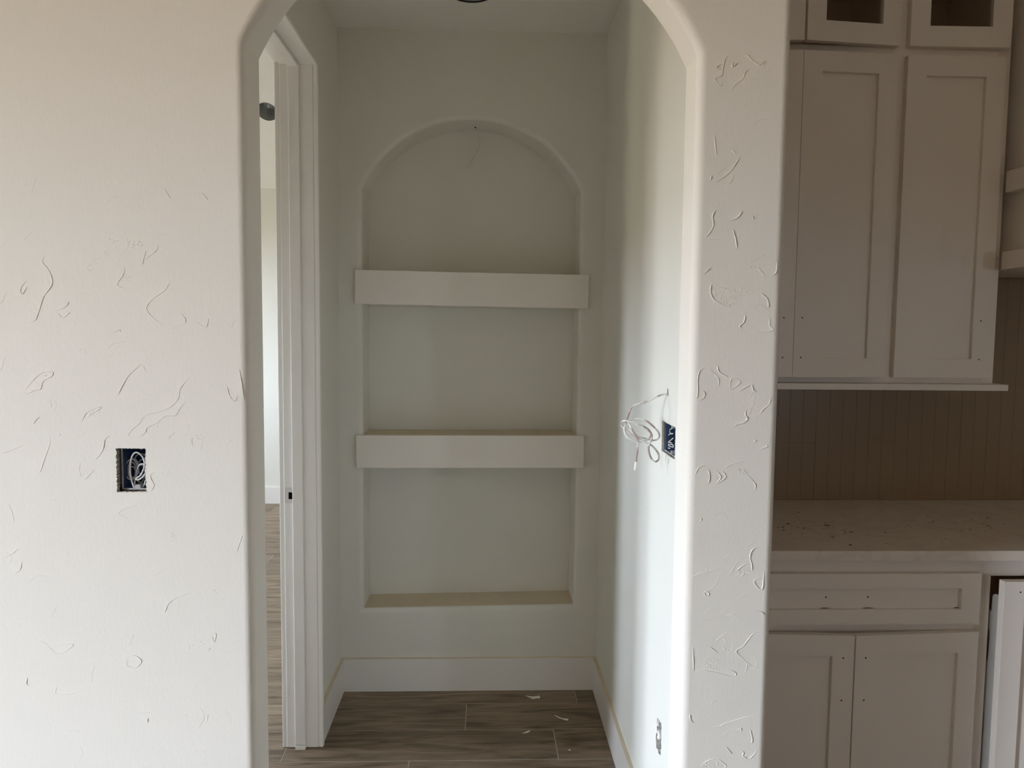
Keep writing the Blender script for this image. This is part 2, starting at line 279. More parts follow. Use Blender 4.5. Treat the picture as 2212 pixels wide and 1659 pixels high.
# ---- traced plaster ridges (x, z on the arched wall), crumb clusters, cable paths (x, y, z)
RIDGES=[[(-0.8915,1.6781),(-0.8974,1.6629),(-0.8866,1.6479),(-0.8798,1.6298),(-0.8818,1.6146),(-0.8975,1.5932),(-0.9041,1.5748),(-0.9107,1.5565),(-0.9172,1.5442),(-0.9338,1.5403)],[(-0.9292,1.6262),(-0.9385,1.6155),(-0.9434,1.6048),(-0.9392,1.5981),(-0.9344,1.6049),(-0.9281,1.6156)],[(-0.7335,1.656),(-0.7385,1.6377),(-0.7479,1.6254),(-0.7487,1.6162),(-0.7317,1.6109)],[(-0.6421,1.6328),(-0.6532,1.6113),(-0.6747,1.5957),(-0.6918,1.5772),(-0.6906,1.5649),(-0.6773,1.5497),(-0.6549,1.5362)],[(-0.6905,1.6899),(-0.6971,1.6686),(-0.6988,1.6594)],[(-0.6661,1.7023),(-0.6694,1.6902),(-0.6848,1.6778),(-0.694,1.6686)],[(-0.7675,1.5181),(-0.7491,1.5275),(-0.7462,1.5229)],[(-0.624,1.5626),(-0.6151,1.5504),(-0.6168,1.5412)],[(-0.5939,1.546),(-0.5743,1.5345),(-0.5679,1.554)],[(-0.8468,1.5846),(-0.8562,1.5723),(-0.8805,1.5629)],[(-0.8701,1.5599),(-0.8599,1.5515),(-0.8445,1.5633)],[(-0.6529,1.814),(-0.6457,1.8021),(-0.6399,1.7932)],[(-0.5765,1.8062),(-0.5648,1.7914)],[(-0.7747,1.6857),(-0.766,1.6767)],[(-0.9437,1.3984),(-0.9301,1.4165),(-0.9107,1.4359),(-0.8964,1.4408),(-0.8847,1.4397),(-0.8874,1.4313),(-0.9041,1.4215),(-0.9106,1.4046),(-0.9236,1.4021),(-0.9355,1.396),(-0.9437,1.3984)],[(-0.7039,1.458),(-0.7123,1.4531),(-0.7317,1.4349),(-0.7441,1.4155),(-0.7516,1.4009),(-0.7554,1.3912)],[(-0.7028,1.4556),(-0.6973,1.4412)],[(-0.594,1.442),(-0.6134,1.4261),(-0.6293,1.4066),(-0.632,1.3896),(-0.6455,1.3725),(-0.6696,1.3602),(-0.7007,1.3515),(-0.713,1.3357),(-0.73,1.3209),(-0.7358,1.3099),(-0.7281,1.3039)],[(-0.6142,1.3849),(-0.6314,1.3653),(-0.64,1.3519),(-0.6603,1.3506),(-0.6773,1.3371),(-0.6978,1.326),(-0.7016,1.3162),(-0.7137,1.3076),(-0.7257,1.3039)],[(-0.9273,1.332),(-0.921,1.3418),(-0.9137,1.3479)],[(-0.8304,1.3362),(-0.8253,1.3472),(-0.8191,1.3569),(-0.8047,1.3643),(-0.7915,1.3692),(-0.7916,1.3656),(-0.8097,1.3545),(-0.8195,1.3424)],[(-0.8937,1.3128),(-0.8956,1.2933),(-0.9022,1.2738),(-0.9099,1.2543),(-0.9153,1.2372),(-0.9208,1.2286)],[(-0.7719,1.311),(-0.784,1.3012),(-0.7868,1.2865),(-0.7932,1.2718),(-0.8067,1.2571)],[(-0.508,1.4512),(-0.5037,1.4221),(-0.4995,1.3857)],[(-0.5337,1.417),(-0.5304,1.4001),(-0.5235,1.3855),(-0.5163,1.3831),(-0.5125,1.3953)],[(-0.6542,1.303),(-0.6517,1.3091),(-0.6396,1.3165)],[(-0.6063,1.3069),(-0.6077,1.2971),(-0.6044,1.2849)],[(-0.6821,1.2342),(-0.6931,1.228),(-0.6921,1.2182),(-0.6864,1.2059),(-0.694,1.1911)],[(-0.7124,1.175),(-0.7271,1.1626),(-0.7488,1.1564),(-0.7598,1.1477),(-0.7575,1.144),(-0.7445,1.1366),(-0.7376,1.1279)],[(-0.806,1.24),(-0.8282,1.2154)],[(-0.8341,1.2546),(-0.8382,1.2374),(-0.8327,1.2227)],[(-0.9955,1.2698),(-0.9728,1.2784),(-0.9489,1.2882)],[(-0.8762,1.308),(-0.8725,1.3129)],[(-0.9329,0.8759),(-0.918,0.8678),(-0.8923,0.8458),(-0.8614,0.8656),(-0.884,0.8677),(-0.9069,0.8618)],[(-0.7501,0.837),(-0.7525,0.821),(-0.7354,0.8149),(-0.7217,0.8288),(-0.7328,0.8409),(-0.7482,0.839)],[(-0.8984,0.776),(-0.9009,0.76),(-0.8724,0.7597),(-0.8339,0.7735)],[(-0.586,0.7129),(-0.5882,0.6987),(-0.5942,0.6927)],[(-0.6715,0.9322),(-0.6575,0.9599),(-0.6153,0.9776)],[(-0.575,0.886),(-0.5696,0.87),(-0.5654,0.888),(-0.575,0.886)],[(-0.5834,0.852),(-0.5775,0.858)],[(-0.9976,1.053),(-0.9786,1.0627),(-0.967,1.0724)],[(-0.9605,1.0471),(-0.965,1.0276),(-0.9765,1.0198)],[(-0.7323,0.715),(-0.7054,0.716)],[(-0.7114,0.7059),(-0.7125,0.6938)],[(-0.9584,0.7964),(-0.9608,0.7824),(-0.9552,0.7784)],[(-0.5063,1.1016),(-0.5123,1.0859),(-0.5203,1.0623)],[(0.4982,2.1022),(0.4868,2.095),(0.4829,2.0824),(0.4805,2.0656),(0.4792,2.06),(0.4664,2.0542),(0.4695,2.0459),(0.4799,2.0391),(0.4824,2.0518)],[(0.4828,2.0838),(0.4714,2.0794),(0.4687,2.0737),(0.4795,2.0698)],[(0.5183,2.1054),(0.533,2.1002),(0.542,2.0907),(0.5568,2.0827),(0.5681,2.0899),(0.5643,2.0759)],[(0.503,2.087),(0.5004,2.0772),(0.5131,2.0873)],[(0.5608,2.0506),(0.549,2.056),(0.5373,2.0571)],[(0.5424,2.0768),(0.5282,2.0681),(0.5243,2.0554),(0.5116,2.0454),(0.5032,2.0354),(0.4976,2.0297)],[(0.4684,1.9393),(0.4703,1.9224),(0.474,1.897)],[(0.5042,1.9103),(0.5147,1.9034)],[(0.525,1.9008),(0.5027,1.8664),(0.4741,1.8446)],[(0.4649,1.86),(0.4623,1.8486)],[(0.4759,1.7876),(0.4689,1.776),(0.471,1.7546),(0.457,1.7314)],[(0.5316,1.787),(0.5204,1.7725),(0.5029,1.7665)],[(0.5557,1.7702),(0.5525,1.7773)],[(0.5123,1.7494),(0.5188,1.7294),(0.5224,1.7093)],[(0.4572,1.7228),(0.4718,1.7287),(0.4925,1.7247)],[(0.4533,1.6549),(0.4691,1.6696)],[(0.568,1.6694),(0.5834,1.6537)],[(0.6091,1.6815),(0.6068,1.6612),(0.5953,1.6524)],[(0.4715,1.6375),(0.4691,1.6201),(0.48,1.5999),(0.5145,1.5857)],[(0.4715,1.6375),(0.4835,1.6304),(0.5134,1.6221)],[(0.5757,1.6184),(0.591,1.6041),(0.5932,1.5866)],[(0.5445,1.5744),(0.5421,1.5568),(0.5335,1.5479),(0.5397,1.5421)],[(0.5967,1.5691),(0.5975,1.5486),(0.6052,1.5413),(0.5875,1.5353),(0.5665,1.5409)],[(0.4634,1.4606),(0.4517,1.4532),(0.4477,1.4354),(0.4486,1.4059),(0.4459,1.394)],[(0.4636,1.4547),(0.4801,1.449),(0.4924,1.4358),(0.4914,1.421)],[(0.4886,1.4638),(0.4934,1.4505),(0.5131,1.4404)],[(0.4535,1.3911),(0.4622,1.3971),(0.4635,1.406),(0.4588,1.4119)],[(0.517,1.4123),(0.5178,1.433),(0.5252,1.4375),(0.5388,1.4317),(0.5287,1.4198),(0.5169,1.4152)],[(0.5365,1.4095),(0.5615,1.4245),(0.5663,1.4141),(0.574,1.4082)],[(0.6057,1.401),(0.6018,1.3831),(0.5916,1.3742),(0.5816,1.3607)],[(0.5542,1.3724),(0.5515,1.362),(0.5564,1.3516),(0.5462,1.3426),(0.5328,1.3395),(0.5284,1.335)],[(0.5717,1.2993),(0.579,1.3054),(0.5745,1.3059),(0.5717,1.2993)],[(0.5856,1.2874),(0.6005,1.292),(0.5989,1.2965)],[(0.4475,1.2313),(0.4561,1.2479),(0.4709,1.2524)],[(0.4757,1.2449),(0.4792,1.2269),(0.4766,1.2118)],[(0.4908,1.242),(0.5033,1.2269),(0.4931,1.2133)],[(0.5028,1.242),(0.5138,1.227),(0.4947,1.2118)],[(0.5588,1.2331),(0.5776,1.2121),(0.5781,1.1985)],[(0.5519,1.2602),(0.525,1.2541),(0.5102,1.245)],[(0.4611,1.135),(0.4645,1.1367),(0.4623,1.1306)],[(0.5917,1.0737),(0.5766,1.0686),(0.5721,1.0514),(0.576,1.0377),(0.5782,1.0205)],[(0.5657,1.0394),(0.5441,1.024)],[(0.5514,1.0086),(0.5614,1.0154)],[(0.6038,1.0205),(0.6001,0.9809),(0.5823,0.9999),(0.6026,1.0067)],[(0.4495,1.0088),(0.4729,1.019),(0.5338,1.0258)],[(0.4741,0.9778),(0.4826,0.976),(0.4845,0.9691),(0.4778,0.9674),(0.4742,0.9761)],[(0.5863,0.9343),(0.6018,0.9307),(0.6072,0.9238)],[(0.5029,0.8669),(0.5263,0.8842)],[(0.6034,0.8856),(0.5863,0.8839),(0.5731,0.8683),(0.5632,0.8544),(0.5498,0.8458),(0.5535,0.837),(0.5818,0.8124),(0.6061,0.8052)],[(0.4896,0.8548),(0.5106,0.839)],[(0.4656,0.7991),(0.4757,0.8026),(0.5033,0.7971),(0.5414,0.7881),(0.5497,0.7951),(0.534,0.8039)],[(0.4537,0.855),(0.4552,0.8272),(0.457,0.7992)],[(0.4511,0.7045),(0.4532,0.6903),(0.4602,0.6832)],[(0.6046,0.7013),(0.5719,0.6945),(0.5275,0.6808),(0.5174,0.6738),(0.4933,0.6723)],[(0.5523,0.6593),(0.5607,0.6681),(0.5658,0.6698),(0.5644,0.661)],[(0.5325,0.6293),(0.547,0.6114)],[(0.5849,0.6679),(0.5908,0.6465),(0.5895,0.6358)],[(0.564,0.6201),(0.5728,0.6146),(0.5713,0.6075),(0.5855,0.6002),(0.6038,0.6214)],[(0.5161,0.601),(0.5339,0.5866),(0.5306,0.5812)],[(0.4802,0.5872),(0.4955,0.5977),(0.5127,0.6011)]]
CRUMBS=[(-0.7591,1.7071,0.0133,0.0053,14),(-0.7113,1.7002,0.0163,0.0089,24),(-0.7951,1.6536,0.0176,0.0119,12),(-0.7251,1.6333,0.0088,0.0091,10),(0.487,1.6145,0.0122,0.0115,10),(0.5111,1.6002,0.0182,0.0129,34),(0.5342,1.6194,0.018,0.0085,22),(0.562,1.672,0.0119,0.0022,8),(0.477,1.4534,0.0077,0.0088,8),(0.4776,1.2299,0.0047,0.0181,12),(0.5465,1.2406,0.0138,0.006,14),(0.4959,0.8164,0.0176,0.0158,34),(0.4992,0.587,0.021,0.0074,22),(0.5819,0.6039,0.021,0.0056,10),(0.527,0.8616,0.0092,0.0175,10),(0.568,1.0206,0.0105,0.0087,10),(0.4807,0.75,0.0209,0.0108,6),(-0.8049,1.357,0.014,0.0072,16),(-0.8967,1.4336,0.0092,0.0072,10),(-0.6583,1.2306,0.0143,0.0061,12),(-0.6566,1.0968,0.0144,0.0037,8),(-0.5872,1.307,0.0143,0.006,8),(-0.6177,0.8602,0.0075,0.008,8),(-0.5945,0.8681,0.0056,0.006,5),(-0.558,0.9795,0.0113,0.008,8),(-0.6544,1.0977,0.015,0.0078,8)]
BOXWIRES=[[(-0.7347,1.561,1.1968),(-0.7392,1.561,1.2117),(-0.7415,1.561,1.2259),(-0.7419,1.561,1.2401),(-0.7401,1.561,1.2542),(-0.7356,1.561,1.267),(-0.7286,1.561,1.272),(-0.7205,1.561,1.2685),(-0.7138,1.561,1.2586),(-0.7121,1.561,1.2458),(-0.7158,1.561,1.2331),(-0.7216,1.561,1.2231),(-0.7286,1.561,1.2181),(-0.7308,1.561,1.2153),(-0.7246,1.561,1.2146),(-0.7162,1.561,1.2203),(-0.7104,1.561,1.2288)],[(-0.7348,1.565,1.2123),(-0.7351,1.565,1.2023),(-0.7297,1.565,1.1959),(-0.7228,1.565,1.1955),(-0.7157,1.565,1.2024),(-0.7126,1.565,1.2124)],[(-0.7337,1.569,1.2186),(-0.732,1.569,1.2329),(-0.7261,1.569,1.2443),(-0.7178,1.569,1.2458),(-0.7138,1.569,1.2387),(-0.7141,1.569,1.2258)],[(-0.7326,1.575,1.2332),(-0.7348,1.575,1.2219),(-0.7403,1.575,1.2139),(-0.7473,1.575,1.2114),(-0.7539,1.575,1.2153),(-0.7582,1.575,1.2243),(-0.7589,1.575,1.2359),(-0.7558,1.575,1.2467),(-0.7498,1.575,1.2535),(-0.7427,1.575,1.2545),(-0.7365,1.575,1.2492),(-0.733,1.575,1.2393)],[(-0.7383,1.579,1.231),(-0.7397,1.579,1.2222),(-0.7432,1.579,1.2159),(-0.7477,1.579,1.214),(-0.7518,1.579,1.2171),(-0.7545,1.579,1.2241),(-0.7549,1.579,1.2331),(-0.7529,1.579,1.2415),(-0.7491,1.579,1.2468),(-0.7446,1.579,1.2475),(-0.7407,1.579,1.2434),(-0.7385,1.579,1.2357)],[(-0.7345,1.583,1.2345),(-0.7363,1.583,1.2241),(-0.7408,1.583,1.2166),(-0.7466,1.583,1.2144),(-0.7521,1.583,1.218),(-0.7556,1.583,1.2264),(-0.7561,1.583,1.2371),(-0.7535,1.583,1.2471),(-0.7486,1.583,1.2534),(-0.7427,1.583,1.2542),(-0.7376,1.583,1.2494),(-0.7347,1.583,1.2402)],[(-0.7178,1.585,1.2529),(-0.7198,1.585,1.2466),(-0.7249,1.585,1.2421),(-0.7316,1.585,1.2407),(-0.7379,1.585,1.2428),(-0.7421,1.585,1.2479),(-0.7429,1.585,1.2544),(-0.74,1.585,1.2605),(-0.7344,1.585,1.2643),(-0.7277,1.585,1.2649),(-0.7217,1.585,1.2619),(-0.7182,1.585,1.2563)],[(-0.7237,1.587,1.2223),(-0.7254,1.587,1.2125),(-0.7294,1.587,1.2056),(-0.7347,1.587,1.2035),(-0.7396,1.587,1.2069),(-0.7427,1.587,1.2147),(-0.7432,1.587,1.2247),(-0.7409,1.587,1.234),(-0.7364,1.587,1.2399),(-0.7311,1.587,1.2406),(-0.7265,1.587,1.2361),(-0.724,1.587,1.2275)],[(-0.7405,1.581,1.2263),(-0.7415,1.581,1.2199),(-0.7441,1.581,1.2154),(-0.7475,1.581,1.2141),(-0.7506,1.581,1.2162),(-0.7526,1.581,1.2213),(-0.7529,1.581,1.2278),(-0.7514,1.581,1.2339),(-0.7486,1.581,1.2377),(-0.7452,1.581,1.2382),(-0.7423,1.581,1.2353),(-0.7406,1.581,1.2297)],[(-0.7224,1.591,1.2345),(-0.7238,1.591,1.2255),(-0.7273,1.591,1.2191),(-0.7318,1.591,1.2172),(-0.736,1.591,1.2203),(-0.7387,1.591,1.2275),(-0.7391,1.591,1.2367),(-0.7371,1.591,1.2453),(-0.7333,1.591,1.2508),(-0.7287,1.591,1.2515),(-0.7248,1.591,1.2473),(-0.7226,1.591,1.2394)]]
COIL=[[(0.4852,1.937,1.3709),(0.4686,1.936,1.3688),(0.456,1.935,1.3646),(0.4434,1.934,1.3584),(0.4324,1.933,1.353),(0.4183,1.932,1.3491),(0.4057,1.931,1.3452),(0.3931,1.93,1.3409),(0.3842,1.9237,1.335),(0.3803,1.9302,1.3234),(0.3772,1.9366,1.3087),(0.3745,1.9399,1.2989),(0.371,1.9385,1.2865),(0.3679,1.9332,1.2763),(0.3692,1.9263,1.2647),(0.3754,1.9212,1.2562),(0.3885,1.9202,1.2494),(0.4064,1.9238,1.2454),(0.4234,1.9303,1.2465),(0.4356,1.9367,1.2526),(0.4416,1.9399,1.2616),(0.4371,1.9385,1.2712),(0.4263,1.933,1.2805),(0.4091,1.9262,1.2891),(0.3923,1.9211,1.2959),(0.3797,1.9202,1.2982),(0.368,1.924,1.3008),(0.3607,1.9305,1.2976),(0.3589,1.9368,1.2898),(0.3644,1.9399,1.2816),(0.3759,1.9384,1.2772),(0.3858,1.9329,1.2733),(0.394,1.926,1.2634),(0.3995,1.921,1.2532),(0.4024,1.9203,1.2393),(0.4026,1.9241,1.2232),(0.4025,1.9307,1.208),(0.4018,1.9369,1.1896),(0.3998,1.9399,1.167)],[(0.388,1.9504,1.2945),(0.3898,1.9519,1.2975),(0.3978,1.9488,1.3026),(0.4121,1.9424,1.3035),(0.4281,1.9359,1.2981),(0.4416,1.9322,1.2877),(0.4546,1.9332,1.2752),(0.4627,1.9383,1.262),(0.4619,1.9451,1.2508),(0.4546,1.9505,1.2452),(0.4439,1.9519,1.2457),(0.4241,1.9486,1.2508),(0.4085,1.9422,1.2541),(0.3961,1.9357,1.2589),(0.3828,1.9322,1.2656),(0.375,1.9332,1.2716),(0.3704,1.9384,1.2787)],[(0.378,1.9271,1.2942),(0.3819,1.9223,1.2856),(0.387,1.9154,1.2741),(0.3954,1.9098,1.2626),(0.4061,1.908,1.2521),(0.4224,1.9109,1.244),(0.4394,1.9172,1.2353),(0.4538,1.9238,1.2203),(0.4609,1.9277,1.2072),(0.4595,1.927,1.1963),(0.4509,1.9221,1.1921),(0.4399,1.9153,1.1991),(0.4321,1.9097,1.2124),(0.4283,1.9081,1.229),(0.4302,1.9111,1.2393),(0.4368,1.9173,1.2493),(0.4399,1.9239,1.2592),(0.4363,1.9277,1.2696),(0.425,1.9269,1.279),(0.4082,1.922,1.2873),(0.3958,1.9151,1.2928)]]
SWITCHWIRES=[[(0.5,1.9458,1.2784),(0.5,1.9703,1.272),(0.5,1.9727,1.2637),(0.5,1.9504,1.262)],[(0.5,1.9383,1.2653),(0.5,1.9754,1.2585),(0.5,1.9968,1.2458),(0.5,1.986,1.2361),(0.5,1.948,1.2387)],[(0.5,1.9892,1.2356),(0.5,1.9916,1.2272),(0.5,1.9657,1.2264),(0.5,1.9408,1.2287)],[(0.5,1.9939,1.2179),(0.5,1.9651,1.2209)],[(0.5,1.937,1.2529),(0.5,1.9796,1.237),(0.5,1.9885,1.2292),(0.5,1.9383,1.2354),(0.5,1.9345,1.2282)]]
NICHECABLE=[[(-0.049,3.19,2.3817),(-0.0394,3.1857,2.3578),(-0.0321,3.1814,2.3293),(-0.038,3.1771,2.296),(-0.0536,3.1729,2.2626),(-0.0665,3.1686,2.2384),(-0.0848,3.1643,2.2041)],[(-0.0633,3.18,2.218),(-0.0502,3.177,2.2406),(-0.0284,3.174,2.2679),(-0.0132,3.171,2.2996),(-0.0109,3.168,2.3149),(-0.0226,3.165,2.3217),(-0.0378,3.162,2.3015),(-0.0492,3.159,2.2686),(-0.0616,3.156,2.2403),(-0.0716,3.153,2.2129)]]

# ------------------------------------------------------------------ structure: walls, ceiling, floor
YF, YFB = 1.545, 1.650            # faces of the arched wall
XL, XR, YB = -.603, .483, 3.074   # pantry alcove
CEIL = 2.735
HC = 3.50                         # great-room and kitchen ceiling
KY = 2.69                         # tiled kitchen wall
OPEN = arch_outline(-.487, .431, 0, 2.1045, .293, 44)
BOX_L = jag(-.7622, -.7027, 1.1920, 1.2830, .0014, 30)
def rim(bm, P, r, y0, y1, r2=.012, closed=False, flip=1, mi=0, mi_floor=None):
    """bullnose + reveal swept along a path in the XZ plane, from the room face y0 back to y1"""
    prof = [(r*(1-math.sin(a)), y0+r*(1-math.cos(a))) for a in [PI/2*i/6 for i in range(7)]]
    if r2: prof += [(r2*(1-math.cos(a)), y1-r2+r2*math.sin(a)) for a in [PI/2*i/4 for i in range(5)]]
    else: prof += [(0, y1)]
    rings = []
    for d, y in prof:
        Q = offset(P, d, closed) if d > 1e-6 else P
        rings.append([bm.verts.new((x, y, z)) for x, z in Q])
    n = len(P)
    for k, (a, b) in enumerate(zip(rings, rings[1:])):
        for i in range(n if closed else n-1):
            j = (i+1) % n
            f = bm.faces.new([a[i], a[j], b[j], b[i]]); f.smooth = k < 6 or (r2 and k > 6)
            f.material_index = mi_floor if (mi_floor is not None and i == n-1 and k >= 6) else mi
    return rings
bm = bmesh.new()
PF = offset(OPEN, .018); PF[0] = (PF[0][0], 0); PF[-1] = (PF[-1][0], 0)
outer = [(-5.0, 0)] + PF + [(.606, 0), (.606, HC), (-5.0, HC)]
extrude_poly(bm, outer, lambda u, v, d: (u, YF+d, v), 0, holes=[BOX_L])
PB = offset(OPEN, .012); PB[0] = (PB[0][0], 0); PB[-1] = (PB[-1][0], 0)
extrude_poly(bm, [(-5.0, 0)] + PB + [(.625, 0), (.625, HC), (-5.0, HC)], lambda u, v, d: (u, YFB, v), 0)
rim(bm, OPEN, .018, YF, YFB)
for i in range(8):                 # rounded free end of the pier
    a, b = PI/2*i/8, PI/2*(i+1)/8
    q = [(.606+.019*math.sin(t), YF+.019*(1-math.cos(t))) for t in (a, b)]
    f = bm.faces.new([bm.verts.new((q[0][0], q[0][1], 0)), bm.verts.new((q[1][0], q[1][1], 0)), bm.verts.new((q[1][0], q[1][1], HC)), bm.verts.new((q[0][0], q[0][1], HC))]); f.smooth = True
f = bm.faces.new([bm.verts.new(p) for p in ((.625, YF+.019, 0), (.625, 1.70, 0), (.625, 1.70, HC), (.625, YF+.019, HC))])
bmesh.ops.remove_doubles(bm, verts=bm.verts, dist=1e-5)
wall_front = tag(obj('wall_front', bm, 'wall'), kind='structure')
# cut drywall edge round the box hole, and its frayed paper
bm = bmesh.new()
n = len(BOX_L); a = [bm.verts.new((x, YF, z)) for x, z in BOX_L]
cx, cz = -.7325, 1.2375
b = [bm.verts.new((cx+(x-cx)*1.0, YF+.0127, cz+(z-cz)*1.0)) for x, z in BOX_L]
for i in range(n): bm.faces.new([a[i], a[(i+1) % n], b[(i+1) % n], b[i]])
obj('drywall_edge', bm, 'gyp', wall_front)
def frayed(bm, H, to3, cen, n=150, s=.0016):
    for i in range(n):
        x, z = random.choice(H); x += random.uniform(-.001, .001); z += random.uniform(-.001, .001)
        ox, oz = (x-cen[0]), (z-cen[1]); l = math.hypot(ox, oz)
        x += ox/l*random.uniform(-.0006, .0012); z += oz/l*random.uniform(-.0006, .0012); k = random.uniform(.4, 1)*s
        P = [to3(x+k*random.uniform(-1, 1), z+k*random.uniform(-1, 1), d) for d in (-.0007, 0, .0006, .0009)]
        vs = [bm.verts.new(p) for p in P]
        for t in ((0, 1, 2), (0, 2, 3), (0, 3, 1), (1, 3, 2)): bm.faces.new([vs[q] for q in t])
bm = bmesh.new(); frayed(bm, BOX_L, lambda u, v, d: (u, YF+d, v), (cx, cz), 170)
tag(obj('frayed_plaster', bm, 'ragged', wall_front), kind='stuff')

# trowelled plaster: ridge lines and crumbs standing proud of the wall
bm = bmesh.new()
FAINT = []
for i in range(95):
    x, z = (random.uniform(-1.02, -.52), random.uniform(.58, 1.95)) if i < 60 else (random.uniform(.47, .59), random.uniform(.6, 2.2))
    if -.79 < x < -.67 and 1.15 < z < 1.32: continue
    a = random.uniform(.3, 1.3); cv = random.uniform(-1.6, 1.6); st = random.uniform(.006, .014); p = [(x, z)]
    for k in range(random.randint(2, 5)):
        x += st*math.cos(a); z += st*math.sin(a); a += cv*.4+random.uniform(-.5, .5)
        if (-1.04 < x < -.515) or (.46 < x < .597): p.append((x, z))
        else: break
    if len(p) > 2: FAINT.append(p)
for l in RIDGES+FAINT:
    P = smooth_path([(x, 0, z) for x, z in l], 5)
    Lg = sum((q-p).length for p, q in zip(P, P[1:])); wd = random.uniform(.0008, .0013)*(1 if l in RIDGES else .8); hh = random.uniform(.0008, .0013)*(1.7 if l[0][0] > 0 else 1)*(1 if l in RIDGES else .5)
    prev = None
    for i, p in enumerate(P):
        t = i/(len(P)-1); tp = min(1, 6*t, 6*(1-t))*.85+.15
        d = (P[min(i+1, len(P)-1)]-P[max(i-1, 0)]).normalized(); nx, nz = -d.z, d.x
        j = random.uniform(.7, 1.3)*tp
        vs = [bm.verts.new((p.x+nx*wd*s*j, YF+.0002-hh*h*j, p.z+nz*wd*s*j)) for s, h in ((-1, 0), (-.35, .8), (.25, 1), (1, 0))]
        if prev:
            for k in range(3): f = bm.faces.new([prev[k], prev[k+1], vs[k+1], vs[k]]); f.smooth = True
        prev = vs
for (x, z, rx, rz, n) in CRUMBS:
    for i in range(n):
        a = random.uniform(0, 2*PI); q = math.sqrt(random.random()); px, pz = x+rx*q*math.cos(a), z+rz*q*math.sin(a)
        s = random.uniform(.0010, .0024); h = random.uniform(.0007, .0014)*(1.6 if x > 0 else 1); an = random.uniform(0, PI); el = random.uniform(.4, .9)
        ring = []
        for k in range(7):
            t = 2*PI*k/7; u, v = s*math.cos(t)*random.uniform(.8, 1.2), s*el*math.sin(t)
            ring.append(bm.verts.new((px+u*math.cos(an)-v*math.sin(an), YF+.0002, pz+u*math.sin(an)+v*math.cos(an))))
        c = bm.verts.new((px, YF-h, pz))
        for k in range(7): f = bm.faces.new([ring[k], ring[(k+1) % 7], c]); f.smooth = True
tag(obj('trowel_ridges', bm, 'wall', wall_front), kind='stuff')

# alcove back wall with its arched niche
NY = 3.255
NICHE = arch_outline(-.508, .386, .352, 2.102, .285, 44); NICHE[-1] = (.361+.022, .367)
bm = bmesh.new()
hole = offset(NICHE, .020, True)
extrude_poly(bm, [(XL-.02, 0), (XR+.02, 0), (XR+.02, CEIL), (XL-.02, CEIL)], lambda u, v, d: (u, YB, v), 0, holes=[hole])
rim(bm, NICHE, .020, YB, NY, 0, closed=True, mi_floor=1)
extrude_poly(bm, NICHE, lambda u, v, d: (u, NY, v), 0)
bmesh.ops.remove_doubles(bm, verts=bm.verts, dist=1e-5)
wall_back = obj('wall_back', bm, ['wall_s', 'tan']); tag(wall_back, kind='structure')
bbox('framing', (-.9, .625, 3.26, 3.36, 0, 4.0), 'wall_s', wall_back, 0)

# alcove right wall: inner sheet with two cut-outs, outer face towards the kitchen
SW = jag(1.850, 1.993, 1.2105, 1.2935, .0012, 20)
LOW = [(1.955, .469), (1.9665, .468), (1.9665, .447), (1.952, .446), (1.949, .474), (1.934, .472), (1.9205, .478), (1.914, .466), (1.917, .452), (1.912, .44), (1.9165, .428), (1.913, .41), (1.9185, .402), (1.917, .387), (1.928, .384), (1.944, .378), (1.952, .386), (1.968, .379), (1.972, .392), (1.9765, .4035), (1.974, .418), (1.962, .426), (1.967, .44)]
bm = bmesh.new()
extrude_poly(bm, [(1.645, 0), (YB+.01, 0), (YB+.01, CEIL), (1.645, CEIL)], lambda u, v, d: (XR+d, u, v), 0, holes=[SW, LOW])
box(bm, .612, .625, 1.64, 3.3, 0, HC)
wall_right = tag(obj('wall_right', bm, 'wall_s'), kind='structure')
bm = bmesh.new()
for H, dd in ((SW, .0068), (LOW, .0127)):
    n = len(H); a = [bm.verts.new((XR, y, z)) for y, z in H]; b = [bm.verts.new((XR+dd, y, z)) for y, z in H]
    for i in range(n): bm.faces.new([a[i], a[(i+1) % n], b[(i+1) % n], b[i]])
obj('drywall_edge', bm, 'gyp', wall_right)
bm = bmesh.new(); frayed(bm, SW, lambda u, v, d: (XR+d, u, v), (1.92, 1.252), 130); frayed(bm, LOW, lambda u, v, d: (XR+d, u, v), (1.945, .425), 60)
tag(obj('frayed_plaster', bm, 'ragged', wall_right), kind='stuff')

# alcove left wall with the doorway to the side room
DY, DYN, DZ = 2.633, 1.823, 2.437       # far jamb face, near jamb face, head
bm = bmesh.new()
box(bm, -.7165, XL, DY+.019, 3.36, 0, 4.0)
box(bm, -.7165, XL, 1.60, DYN-.019, 0, 4.0)
box(bm, -.7165, XL, DYN-.019, DY+.019, DZ+.019, 4.0)
wall_left = tag(obj('wall_left', bm, 'wall_s'), kind='structure')
door = tag(empty('door_1', (-.65, (DY+DYN)/2, 0)), kind='structure')
def part(name, dims, m, root, bev=.0015): return keep(bbox(name, dims, m, None, bev), root)
part('jamb', (-.7165, -.5995, DY+.003, DY+.019, .002, DZ+.019), 'trim', door, .003)
part('jamb', (-.7165, -.5995, DYN-.019, DYN, .002, DZ+.019), 'trim', door)
part('head_jamb', (-.7165, -.5995, DYN, DY+.003, DZ, DZ+.019), 'trim', door)
part('jamb_edge', (-.5995, -.583, DY, DY+.019, .004, DZ+.0125), 'trim', door, .003)
part('jamb_edge', (-.5995, -.583, DYN-.019, DYN, .004, DZ+.0125), 'trim', door, .003)
part('head_edge', (-.5995, -.583, DYN, DY, DZ-.003, DZ+.0125), 'trim', door, .003)
part('door_stop', (-.684, -.646, DY-.009, DY+.003, .017, DZ), 'trim', door, .0028)
part('door_stop', (-.6835, -.647, DY-.0095, DY+.003, .0, .0155), 'trim', door, .001)
